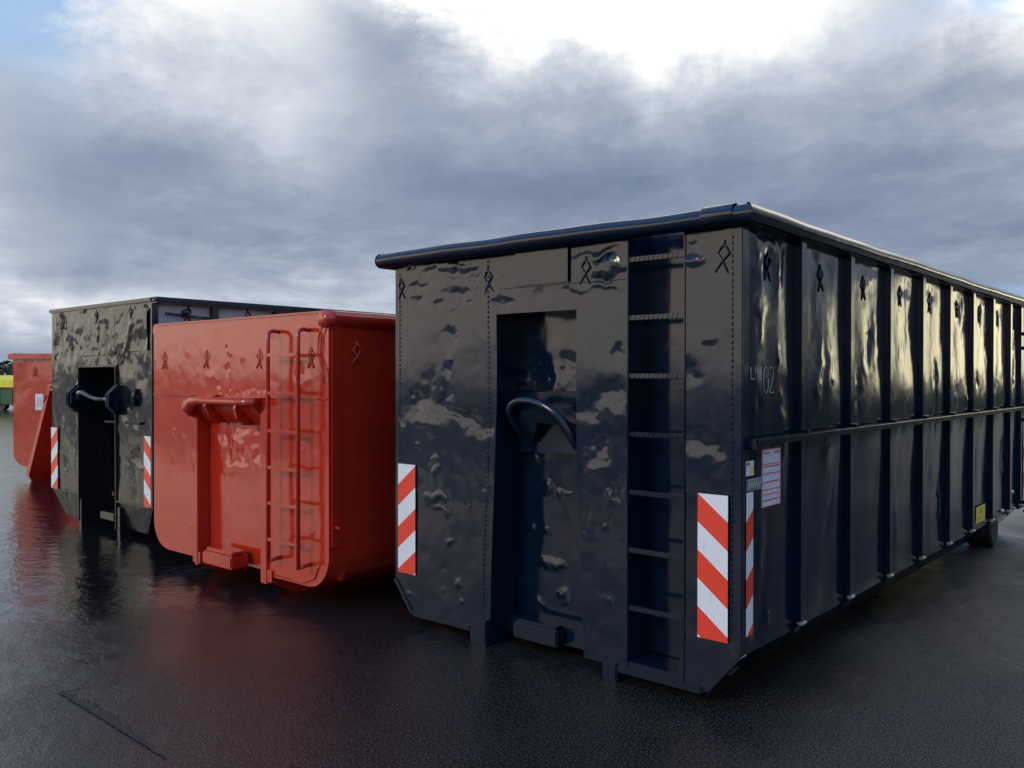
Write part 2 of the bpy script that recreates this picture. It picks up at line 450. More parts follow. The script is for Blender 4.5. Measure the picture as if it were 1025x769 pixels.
FOL = []
for i, c in enumerate([(.035, .055, .018), (.05, .07, .022), (.022, .038, .015)]):
    m, n, b = mat('foliage_'+['mid', 'light', 'dark'][i]); o = objco(n)
    n.put(b.inputs['Base Color'], n.mix(n.maprange(n.noise(o, 1.2, 3, .6), .35, .7), c, tuple(x*1.5 for x in c)))
    b.inputs['Roughness'].default_value = .6; FOL.append(m)
BARK = simple('bark', (.07, .055, .04), .8, 0, (20, .02))
def leaves(bm, R, c, rad_, n, size, flat=.8):
    for _ in range(n):
        while True:
            v = Vector((R.uniform(-1, 1), R.uniform(-1, 1), R.uniform(-1, 1)))
            if v.length < 1: break
        if v.length < .45: v = v.normalized()*R.uniform(.5, 1)
        p = Vector(c)+Vector((v.x*rad_, v.y*rad_, v.z*rad_*flat))
        a = Vector((R.gauss(0, 1), R.gauss(0, 1), R.gauss(0, 1))).normalized(); b_ = a.orthogonal().normalized()
        s = size*R.uniform(.6, 1.3)
        fc = bm.faces.new([bm.verts.new(p+a*s), bm.verts.new(p+b_*s*.6), bm.verts.new(p-a*s), bm.verts.new(p-b_*s*.6)])
        fc.material_index = R.choice((0, 0, 1, 2))
def tree(loc, h, seed, label):
    R = random.Random(seed); t = empty('broadleaf_tree', loc)
    tag(t, label, 'tree', 'trees along the right-hand edge of the yard')
    bm = bmesh.new()
    tube(bm, [(0, 0, 0), (R.uniform(-.1, .1), 0, h*.3), (R.uniform(-.3, .3), R.uniform(-.3, .3), h*.7)], [h*.03, h*.022, h*.01], 8)
    for _ in range(5):
        a = R.uniform(0, 6.28); z = h*R.uniform(.25, .5)
        tube(bm, [(0, 0, z), (math.cos(a)*h*.13, math.sin(a)*h*.13, z+h*.14), (math.cos(a)*h*.24, math.sin(a)*h*.24, z+h*.22)], [h*.013, h*.009, h*.004], 6)
    obj('trunk', bm, BARK, t, True)
    bm = bmesh.new()
    for _ in range(22):
        a = R.uniform(0, 6.28); q = R.uniform(0, .30)*h; z = h*R.uniform(.18, .88); k = 1-abs(z/h-.55)
        leaves(bm, R, (math.cos(a)*q*k, math.sin(a)*q*k, z), h*R.uniform(.09, .15), 110, .16)
    obj('crown', bm, FOL, t)
def azp(a, d): return (4.385+d*math.sin(rad(a)), -3.874+d*math.cos(rad(a)), 0)
for i, (a, d, h, lb) in enumerate([
        (18.5, 62, 6.5, 'lowest broadleaf tree at the left end of the tree row'),
        (21.0, 55, 9.0, 'second broadleaf tree from the left end of the tree row'),
        (24.5, 50, 11.0, 'tallest broadleaf tree, third from the left end of the tree row'),
        (28.5, 48, 9.5, 'middle broadleaf tree of the row, right of the tallest one'),
        (33.0, 50, 10.0, 'broad leafy tree right of the middle tree of the row'),
        (37.5, 52, 8.5, 'leafy tree second from the right end of the tree row'),
        (42.0, 50, 9.0, 'leafy tree at the right end of the tree row')]):
    tree(azp(a, d), h, 50+i, lb)
def far_wood():
    R = random.Random(9); bm = bmesh.new()
    a = -118
    while a < 62:
        d = R.uniform(330, 420); h = R.uniform(5, 9) if a < 5 or a > 16 else R.uniform(2, 4)
        p = azp(a, d)
        leaves(bm, R, (p[0], p[1], h*.45), h*.62, 60, 1.5, .8)
        a += R.uniform(.5, .9)
    tag(obj('far_tree_line', bm, FOL), 'far wood on the horizon behind the yard', 'wood', kind='stuff')
far_wood()

# green trailer under a yellow tarpaulin, far left
def trailer():
    GREEN = simple('faded_green_boards', (.02, .10, .035), .6, 0, (6, .02))
    t = empty('green_trailer', (-44.5, 11.2, 0), rad(18))
    tag(t, 'low green trailer under a bright yellow tarpaulin at the far left edge', 'trailer')
    bm = bmesh.new(); box(bm, -4, 4, 0, 2.3, .28, 1.12, .03)
    for k in range(9): box(bm, -3.95+k*.96, -3.85+k*.96, -.05, .0, .25, 1.12, .01)
    obj('body', bm, GREEN, t)
    bm = bmesh.new()
    prism(bm, [(-.1, 1.125), (2.4, 1.125), (2.4, 1.5), (1.9, 1.66), (1.15, 1.72), (.4, 1.66), (-.1, 1.5)], 0, -4.08, 4.08)
    obj('tarpaulin', bm, TARP, t)
    bm = bmesh.new(); R = random.Random(3)
    tube(bm, [(1.1+R.uniform(-.5, .5), -.06-.002*k, .78+R.uniform(-.2, .2)) for k in range(16)], .03, 5)
    obj('white_scrawl', bm, WHITE, t)
    for x in (-2.9, -1.8, 1.9, 3.0):
        for y in (.1, 2.0):
            bm = bmesh.new(); tube(bm, [(x, y, .3), (x, y+.22, .3)], .3, 20); obj('wheel', bm, RUBBER, t)
trailer()

# ---------------------------------------------------------------- main navy container
def chamf(U, Wv, wd=2.5, w0=.08, w1=.28, ins=.16, ins2=None):
    """pull the lower corners of a front wall inwards"""
    ins2 = ins if ins2 is None else ins2
    k = np.clip((w1-Wv)/(w1-w0), 0, 1)
    left = np.clip(1-U/.55, 0, 1); right = np.clip((U-(wd-.45))/.45, 0, 1)
    return U+k*ins*left-k*ins2*right
def main_container():
    R = random.Random(11)
    t = empty('roll_off_container', (0, 0, 0))
    tag(t, 'large dark navy container with dented front and ribbed side, nearest on the right', 'container', 'hook-lift containers parked in a row')
    T = 2.40
    # front wall with openings for the hook bay and the ladder bay
    def slant(U, Wv):
        s = np.clip((1.5-Wv)/1.4, 0, 1)*(-.055); b = np.clip(1-np.abs(U-.913)/.3, 0, 1)
        s2 = np.clip((1.3-Wv)/1.2, 0, 1)*(.05); b2 = np.clip(1-np.abs(U-1.512)/.2, 0, 1)
        return s*b+s2*b2
    U = axisvals([0, .913, 1.512, 1.857, 2.190, 2.5], .0105); Wv = axisvals([.08, .28, 2.02, T], .0105)
    D = [(.53, 1.911, -.010, .045, .045), (.515, 1.753, .006, .03, .03), (.49, 1.68, -.006, .03, .04), (.47, 1.51, -.012, .05, .06), (.33, 1.626, -.004, .05, .08),
         (.235, 1.48, -.014, .10, .07, 30), (.56, 1.42, -.013, .12, .035, -18), (.72, 1.36, -.010, .12, .05, -18), (.856, 1.36, -.006, .05, .07), (.30, 1.33, .008, .14, .05, -6),
         (.33, 2.325, -.006, .12, .018, 2), (.55, 2.30, -.009, .17, .022, -2), (.50, 2.21, .004, .12, .03), (.62, 2.335, .008, .12, .02), (.78, 2.18, -.004, .06, .025), (.60, 2.14, -.006, .07, .025),
         (.977, 2.09, -.008, .10, .022, 4), (1.25, 2.10, -.006, .05, .05), (1.73, 2.235, .024, .10, .045, 2), (1.62, 2.31, -.009, .15, .022, 4), (1.70, 2.17, -.007, .12, .02, 8), (1.5, 2.10, -.006, .10, .02, -5),
         (.395, .873, .013, .085, .022, -12), (.30, .86, .010, .04, .03), (.43, .80, .007, .13, .012, -22), (.513, .579, .014, .026, .022), (.584, .348, .013, .024, .026), (.628, .236, .011, .022, .018), (.089, .20, .008, .025, .018),
         (.38, 1.03, .011, .03, .05), (.36, 1.12, .006, .03, .03), (.69, .84, .006, .014, .022), (.20, .98, -.004, .07, .05), (.48, .27, .005, .014, .014), (.45, .42, -.004, .03, .03),
         (1.798, 1.79, -.009, .03, .04), (1.73, 1.55, -.012, .08, .05, 25), (1.60, 1.46, -.010, .08, .06), (1.79, 1.44, .010, .04, .05), (1.69, 1.26, -.012, .06, .06), (1.62, 1.15, .008, .05, .04), (1.755, .98, .010, .05, .035, 30),
         (1.71, .85, .010, .04, .018, 35), (1.80, 1.02, -.009, .03, .05), (1.703, .62, .004, .02, .015), (1.72, .431, .006, .022, .02), (1.568, .852, -.006, .04, .07),
         (2.22, 1.66, -.007, .04, .05), (2.33, 1.84, .004, .025, .02), (2.27, 1.31, -.013, .085, .05, -12), (2.38, 1.20, .006, .05, .05), (2.245, 2.23, .012, .05, .018), (2.23, 2.30, -.007, .03, .03), (2.42, 2.3, -.003, .03, .05)]
    for _ in range(12):
        D.append((R.uniform(.05, 2.45), R.uniform(.2, 1.5), R.choice((-1, 1))*R.uniform(.002, .005), R.uniform(.02, .06), R.uniform(.02, .06), R.uniform(0, 90)))
    for _ in range(12):
        D.append((R.uniform(.1, 1.8), R.uniform(2.08, 2.36), R.choice((-1, 1))*R.uniform(.003, .007), R.uniform(.05, .13), R.uniform(.012, .022), R.uniform(-8, 8)))
    def hh(A, B):
        h = .74*dents(A, B, D)
        low = np.clip((1.45-B)/.3, 0, 1)
        h = h+.0028*fbm(A*2.2+3, B*1.9, 5, 2)+low*.0030*fbm(A*5+1, B*5, 15, 3)
        edge = np.minimum(1, np.minimum(A, 2.5-A)/.06)
        for ru_ in (.061, .847, 1.575, 2.405): edge = edge*(1-np.exp(-(((A-ru_)/.055)**2+((B-2.225)/.10)**2)**2))
        return h*edge
    def P(A, B):
        return chamf(A, B)+slant(A, B), -hh(A, B), B
    sheet('front_wall', NAVY, t, U, Wv, P, holes=[(.913, 1.512, 0, 2.02), (1.857, 2.190, 0, 3)])
    # overlay plates welded over the top
    def plate(u0, u1, w0, w1, y, seed, amp=.0015, dl=()):
        sheet('patch_plate', NAVY, t, axisvals([u0, u1], .015), axisvals([w0, w1], .015), lambda A, B: (A, y-amp*fbm(A*4, B*4, seed, 2)-dents(A, B, dl), B))
        obj('plate_edge', box(bmesh.new(), u0, u1, y+.001, .012, w0-.003, w0), NAVY, t)
    plate(1.071, 1.462, 2.18, 2.375, -.016, 3)
    # hook bay: back, cheeks, lintel
    def backP(A, B):
        h = .006*fbm(A*3, B*2.2, 31, 3)+dents(A, B, [(1.05, 1.62, -.02, .09, .12), (1.30, 1.72, -.012, .05, .05), (1.2, 1.60, .008, .05, .08), (1.45, 1.66, -.01, .06, .05),
            (1.12, .97, .012, .03, .025), (1.20, .93, .011, .02, .03), (1.27, .95, .012, .025, .02), (1.0, .72, .008, .02, .02), (1.12, .52, .012, .09, .018, -6), (1.22, .50, .012, .05, .014, 10),
            (1.22, .33, .011, .03, .028), (1.05, .27, .011, .05, .018, -8), (1.35, .9, -.012, .06, .25), (1.0, 1.15, .005, .03, .05), (1.12, .70, .006, .02, .02)])
        return A, .22-h, B
    sheet('recess_back', NAVY, t, axisvals([.72, 1.66], .012), axisvals([.1, 1.19], .012), lambda A, B: (A, backP(A, B)[1]+.03, B))
    sheet('recess_back', NAVY, t, axisvals([.72, 1.66], .012), axisvals([1.56, 2.10], .012), backP)
    sheet('recess_back', NAVY, t, axisvals([.72, 1.66], .012), axisvals([1.19, 1.553], .012), lambda A, B: (A, .205-.003*fbm(A*3, B*3, 77, 2), B))
    obj('recess_ledge', BX(.72, 1.66, .203, .26, 1.178, 1.192, .003), NAVY, t)
    for u0a, u0b, sg in ((.9125, .857, -1), (1.5125, 1.562, 1)):
        bm = bmesh.new()
        pr = [(0, .1), (0, 1.5), (0, 2.02)]
        def ux(wv): return u0a+(u0b-u0a)*min(1, max(0, ((1.5 if sg < 0 else 1.3)-wv)/(1.4 if sg < 0 else 1.2)))
        ws = [.0 if sg < 0 else .13, .3, .6, .9, 1.3, 1.5, 2.02]
        th = .012
        for a, b in zip(ws[:-1], ws[1:]):
            vs = []
            for (wv) in (a, b):
                xa = ux(wv)+.0008; 
                for y in (.001, .24):
                    for x in (xa, xa+sg*th): vs.append(bm.verts.new((x, y, wv)))
            for q in ((0, 1, 3, 2), (4, 6, 7, 5), (0, 4, 5, 1), (2, 3, 7, 6), (0, 2, 6, 4), (1, 5, 7, 3)): bm.faces.new([vs[i] for i in q])
        bmesh.ops.recalc_face_normals(bm, faces=bm.faces[:]); obj('hook_bay_cheek', bm, NAVY, t)
    obj('lintel', BX(.90, 1.53, .002, .24, 2.021, 2.036, .003), NAVY, t)
    # the hook: an arched round bar with flattened ends
    pts = [(1.0, .19, 1.27), (.985, .14, 1.31), (.972, .09, 1.37), (.972, .055, 1.42), (.995, .04, 1.468), (1.05, .035, 1.498), (1.13, .035, 1.502), (1.22, .04, 1.485), (1.31, .05, 1.44), (1.38, .065, 1.375), (1.42, .085, 1.30), (1.432, .11, 1.25)]
    P3 = [Vector(p) for p in pts]; q = []
    for i in range(len(P3)-1):
        p0, p1, p2, p3 = P3[max(0, i-1)], P3[i], P3[i+1], P3[min(len(P3)-1, i+2)]
        for k in range(4):
            t_ = k/4; q.append(.5*((2*p1)+(p2-p0)*t_+(2*p0-5*p1+4*p2-p3)*t_*t_+(3*p1-p0-3*p2+p3)*t_**3))
    q.append(P3[-1])
    obj('hook_bar', TB(q, .026, 14), NAVY, t, True)
    obj('hook_housing', prism(bmesh.new(), [(.975, 1.44), (1.25, 1.46), (1.42, 1.37), (1.425, 1.28), (1.39, 1.215), (1.36, 1.22), (1.30, 1.36), (1.14, 1.37), (1.06, 1.245), (1.02, 1.24), (.975, 1.29)], 1, .10, .20), NAVY, t)
    hv = bpy.context.scene.collection.objects['hook_housing'].data.vertices
    for v in hv:
        if v.co.y < .15: v.co.y = .075+(1.46-v.co.z)*.42
    # cross beam and catch block
    obj('cross_beam', BX(.74, 1.66, .16, .26, .06, .165, .008), NAVY, t)
    obj('catch_block', BX(.98, 1.32, .07, .16, .065, .165, .01), NAVY, t)
    obj('catch_lip', BX(1.0, 1.30, .085, .16, .166, .18, .004), NAVY, t)
    # ladder bay
    def lb(A, B): return A, .21-.0025*fbm(A*4, B*2, 61, 2), B
    sheet('ladder_bay_back', NAVY, t, axisvals([1.80, 2.22], .014), axisvals([.13, 2.44], .014), lb)
    for x, sg in ((1.858, 1), (2.189, -1)):
        obj('ladder_bay_cheek', BX(min(x, x-sg*.01), max(x, x-sg*.01), -.008, .22, .09, 2.42, .003), NAVY, t)
    obj('ladder_bay_shelf', BX(1.859, 2.188, -.006, .21, .085, .125, .004), NAVY, t)
    for w0, w1 in ((1.78, 2.20), (1.02, 1.62)):
        obj('bay_plate', BX(2.0, 2.16, .19, .2, w0, w1, .003), NAVY, t)
    for i in range(7):
        z = 2.2658-.3089*i; bm = bmesh.new()
        box(bm, 1.858, 2.189, .0, .028, z-.013, z+.013, .003)
        if i < 4:
            for k in range(11):
                x = 1.862+k*.028; tube(bm, [(x, -.001, z-.013), (x+.012, -.001, z+.013)], .003, 5)
        obj('ladder_rung', bm, NAVY, t)
    # top and bottom frame of the front
    roof_tube(t, NAVY, (-.085, -.055, 2.421), (2.555, -.055, 2.421), .047, amp=.003, seed=2, mitre='front')
    obj('rim_tube_cap', TB([(-.086, -.055, 2.421), (-.095, -.055, 2.421), (-.105, -.055, 2.421)], [.05, .047, .03], 16), NAVY, t, True)
    obj('rim_sleeve', TB([(2.33, -.055, 2.424), (2.335, -.055, 2.424), (2.50, -.055, 2.424)], [.047, .0505, .0505], 20, cap=False), NAVY, t, True)
    obj('rim_flange', BX(-.05, 2.50, -.012, .05, 2.385, 2.43, .008), NAVY, t)
    obj('bottom_flange', BX(.17, .70, -.008, .05, .062, .10, .006), NAVY, t)
    obj('bottom_flange', BX(1.80, 2.30, -.02, .05, .058, .095, .006), NAVY, t)
    for a, b in (((.17, .078), (.0, .285)), ((2.315, .078), (2.50, .290))):
        dxy = Vector((b[0]-a[0], b[1]-a[1])).normalized(); nn = Vector((-dxy.y, dxy.x))*.012
        obj('corner_flange', prism(bmesh.new(), [(a[0]+nn.x, a[1]+nn.y), (b[0]+nn.x, b[1]+nn.y), (b[0]-nn.x, b[1]-nn.y), (a[0]-nn.x, a[1]-nn.y)], 1, -.009, .05), NAVY, t)
    # weld seams
    weld(t, NAVY, [(.845, -.006, 2.36), (.85, -.006, 1.5), (.80, -.006, .15)], rnd=R)
    weld(t, NAVY, [(2.455, -.004, .35), (2.455, -.004, 2.34)], .004, rnd=R)
    weld(t, NAVY, [(.045, -.004, .35), (.045, -.004, 2.34)], .004, rnd=R)
    weld(t, NAVY, [(.02, -.004, 1.18), (.50, -.005, 1.19), (.84, -.005, 1.15)], .004, rnd=R)
    weld(t, NAVY, [(.94, -.006, 2.17), (1.84, -.006, 2.165)], .0035, rnd=R)
    for u_, s in ((.061, 1), (.847, 1.15), (1.575, 1.1), (2.405, 1.15)): rune(t, NAVY, (u_, -.002, 2.225), 'front', s*.9, R, .0046).location.y = .003
    marking(t, STR_UP, 'front', .038, .206, .337, 1.063, -.010)
    marking(t, STR_DN, 'front', 2.276, 2.440, .342, 1.063, -.012)
    # side: corner post, panels, stiffeners
    obj('corner_post', BX(2.47, 2.512, -.006, .065, .29, 2.38, .006), NAVY, t)
    ys = [.625+.742*i for i in range(8)]+[6.33]
    cuts = [.06]+ys+[6.5]
    RY = (.292, .995, 1.70, 2.44, 3.165, 3.95, 4.70, 5.42, 6.12)
    panD = {0: [(.30, 2.30, .008, .06, .05), (.42, 2.22, .01, .05, .12), (.16, 2.28, .012, .07, .10), (.40, 1.75, .006, .018, .05), (.20, 1.85, .006, .015, .02), (.28, .42, .012, .03, .035), (.46, 1.2, .003, .05, .2)]}
    for i in range(len(cuts)-1):
        y0, y1 = cuts[i]+(.075 if i else 0), cuts[i+1]
        dl = list(panD.get(i, []))
        RR = random.Random(100+i)
        for _ in range(5): dl.append((RR.uniform(y0+.08, y1-.08), RR.uniform(.5, 1.2) if RR.random() < .3 else RR.uniform(1.4, 2.25), RR.choice((-1, 1))*RR.uniform(.003, .008), RR.uniform(.03, .09), RR.uniform(.05, .22), RR.uniform(-20, 20)))
        dl.append(((y0+y1)/2+RR.uniform(-.1, .1), RR.uniform(1.7, 2.0), RR.uniform(.003, .006), .17, .38))
        dl.append(((y0+y1)/2+RR.uniform(-.1, .1), 2.27, RR.choice((-1, 1))*.004, .14, .05))
        def SP(A, B, y0=y0, y1=y1, dl=dl, i=i):
            e = np.clip(np.minimum(A-y0, y1-A)/.08, 0, 1); ez = np.clip(np.minimum(B-.28, 2.4-B)/.06, 0, 1)
            h = dents(A, B, dl)+.0036*fbm(A*2.6, B*1.0+5, 200+i, 2)+.0006*fbm(A*9, B*2.2, 300+i, 2)+.013*np.exp(-((B-1.36)/.42)**2)
            for ry in RY: ez = ez*(1-np.exp(-(((A-ry)/.06)**2+((B-2.2)/.11)**2)**2))
            return 2.5+h*e*ez, A, B
        sheet('side_panel', NAVY, t, axisvals([y0, y1], .011), axisvals([.28, 2.40], .016), SP)
    for y in ys:
        stiffener(t, NAVY, y, .325, 2.375)
        bm = bmesh.new(); box(bm, 2.515, 2.552, y+.01, y+.076, .306, .324, .006); obj('foot_glint', bm, STEEL, t)  # pale metal stands in for the sky glint on the stiffener's bottom edge
    for y in ys[:8]:
        bm = bmesh.new(); prism(bm, [(2.50, .30), (2.54, .30), (2.51, .26)], 1, y+.01, y+.06); obj('foot_gusset', bm, NAVY, t)
    bm = bmesh.new(); box(bm, 2.545, 2.570, .05, 6.5, 1.305, 1.347, .010)
    for y in ys: box(bm, 2.540, 2.574, y+.01, y+.06, 1.340, 1.362, .004)
    box(bm, 2.50, 2.560, .05, .075, 1.29, 1.343, .003)
    obj('side_rail', bm, NAVY, t)
    roof_tube(t, NAVY, (2.555, -.055, 2.421), (2.555, 6.55, 2.421), .047, amp=.002, seed=7, mitre='side')
    roof_tube(t, NAVY, (-.065, -.055, 2.418), (-.065, 6.55, 2.418), .05, amp=.0025, seed=8)
    obj('rim_flange', BX(2.49, 2.53, .02, 6.52, 2.375, 2.42, .006), NAVY, t)
    for i in range(9):
        y = (.292, .995, 1.70, 2.44, 3.165, 3.95, 4.70, 5.42, 6.12)[i]
        rune(t, NAVY, (2.4985, y, 2.20), 'side', R.uniform(.92, 1.08), R, .0052)
    # sloping lower side and hull, floor, underframe
    bm = bmesh.new()
    prism(bm, [(2.50, .285), (2.50, .30), (2.46, .30), (.04, .30), (.0, .30), (.0, .285), (.17, .085), (2.32, .085)], 1, .262, 6.5)
    obj('hull_floor', bm, NAVY, t)
    bm = bmesh.new()
    for y in np.arange(.55, 6.3, .36): box(bm, .2, 2.28, y, y+.06, .08, .13)
    obj('floor_bearers', bm, RUBBER, t)
    bm = bmesh.new()
    box(bm, -.003, .03, 0.01, 6.5, .28, 2.40); obj('side_wall', bm, NAVY, t)
    bm = bmesh.new(); box(bm, .03, 2.47, .255, .29, .28, 2.40); obj('inner_front', bm, NAVY, t)
    bm = bmesh.new(); box(bm, 2.455, 2.48, .26, 6.5, .30, 2.40); obj('inner_side', bm, NAVY, t)
    bm = bmesh.new(); box(bm, .0, 2.50, 6.50, 6.56, .25, 2.44); obj('rear_door', bm, NAVY, t)
    for x0, x1 in ((.705, .80), (1.70, 1.795)):
        obj('skid_rail', BX(x0, x1, -.02, 6.4, .0, .10, .008), NAVY, t)
        obj('skid_web', BX(x0+.03, x1-.03, .02, 6.4, .10, .30), NAVY, t)
    obj('skid_foot', BX(.76, .855, -.03, .12, .0, .16, .01), NAVY, t)
    # rear frame post with its marking and hinges
    obj('rear_post', BX(2.498, 2.546, 6.405, 6.64, .28, 2.375, .006), NAVY, t)
    marking(t, stripes('rear_marking', -1., .9), 'side', 6.42, 6.60, .36, 1.06, 2.5495)
    for z in (1.36, 1.20, .33, .24, 2.1, 1.95): obj('hinge', TB([(2.56, 6.46, z), (2.56, 6.56, z)], .02, 10), NAVY, t, True)
    # rear roller, its bracket and lashing bits
    r_ = empty_part = obj('rear_roller', TB([(2.24, 5.50, .155), (2.255, 5.50, .155), (2.46, 5.50, .155), (2.475, 5.50, .155)], [.14, .155, .155, .14], 28), simple('black_roller_rubber', (.006, .006, .006), .7), t)
    obj('roller_bracket', prism(bmesh.new(), [(5.30, .36), (6.0, .36), (5.66, .12), (5.48, .12)], 0, 2.205, 2.23), NAVY, t)
    for y, z in ((5.15, .37), (5.85, .40), (6.05, .48), (5.6, .34)):
        obj('door_bolt', TB([(2.50, y, z), (2.53, y, z)], .018, 8), STEEL, t, True)
    # weld-bead number 4402
    bm = bmesh.new(); X = 2.508; r4 = .0028
    def st(pts): tube(bm, [(X, y, z) for y, z in pts], r4, 6)
    st([(.088, 1.69), (.088, 1.632), (.145, 1.632)]); st([(.137, 1.695), (.137, 1.56)])
    st([(.160, 1.692), (.160, 1.632), (.212, 1.632)]); st([(.205, 1.695), (.205, 1.56)])
    st([(.262+.030*math.cos(a), 1.627+.066*math.sin(a)) for a in np.linspace(.3, .3+6.1, 20)])
    st([(.305, 1.682), (.322, 1.692), (.342, 1.688), (.350, 1.665), (.340, 1.63), (.320, 1.59), (.306, 1.564), (.330, 1.562), (.356, 1.566)])
    obj('weld_number', bm, simple('highlit_weld_metal', (.34, .37, .40), .35, .2), t, True)  # the highlights on the beads are put into the pale colour
    # notice with red lines, small sticker and type plate
    npx = 2.513
    pl = obj('notice_placard', BX(npx-.003, npx, .208, .432, .985, 1.278), NOTICE, t)
    tag(pl, 'white notice with red ruled lines')
    bm = bmesh.new()
    for z0, z1 in ((1.274, 1.278), (.985, .989)): box(bm, npx+.0005, npx+.0015, .208, .432, z0, z1)
    for y0, y1 in ((.208, .213), (.427, .432)): box(bm, npx+.0005, npx+.0015, y0, y1, .9895, 1.2735)
    for z in (1.199, 1.187, 1.150, 1.108, 1.070, 1.045, 1.016): box(bm, npx+.0006, npx+.0016, .222, .42, z, z+.005)
    box(bm, npx+.0006, npx+.0016, .222, .30, 1.255, 1.262); box(bm, npx+.0006, npx+.0016, .36, .42, 1.255, 1.262)
    obj('red_ruled_lines', bm, REDINK, pl)
    s = obj('sticker', BX(2.512, 2.514, .03, .115, 1.160, 1.232), WHITE, t)
    obj('yellow_spot', BX(2.5145, 2.5155, .075, .108, 1.172, 1.205), YELLOW, s)
    obj('print_mark', BX(2.5145, 2.5155, .036, .066, 1.213, 1.224), DARKINK, s)
    s = obj('type_plate', BX(2.508, 2.516, .035, .195, 1.083, 1.143, .002), PLATE, t)
    bm = bmesh.new(); box(bm, 2.5165, 2.519, .035, .195, 1.137, 1.143); obj('plate_lip', bm, STEEL, s)
    obj('plate_marks', TB([(2.5165, .05+k*.012, 1.095+.032*(k % 2)+R.uniform(-.004, .004)) for k in range(12)], .0028, 5), STEEL, s)
    marking(t, STR_UP, 'side', .028, .10, .379, 1.079, 2.5165)
    s = obj('yellow_label', BX(2.515, 2.5175, 4.575, 4.90, .345, .490), YELLOW, t)
    bm = bmesh.new(); prism(bm, [(4.69, .42), (4.79, .42), (4.74, .465)], 0, 2.518, 2.519); box(bm, 2.518, 2.519, 4.62, 4.86, .385, .392); box(bm, 2.518, 2.519, 4.62, 4.80, .368, .375)
    obj('label_print', bm, simple('ochre_print', (.42, .30, .05), .5), s)
    return t
main_container()

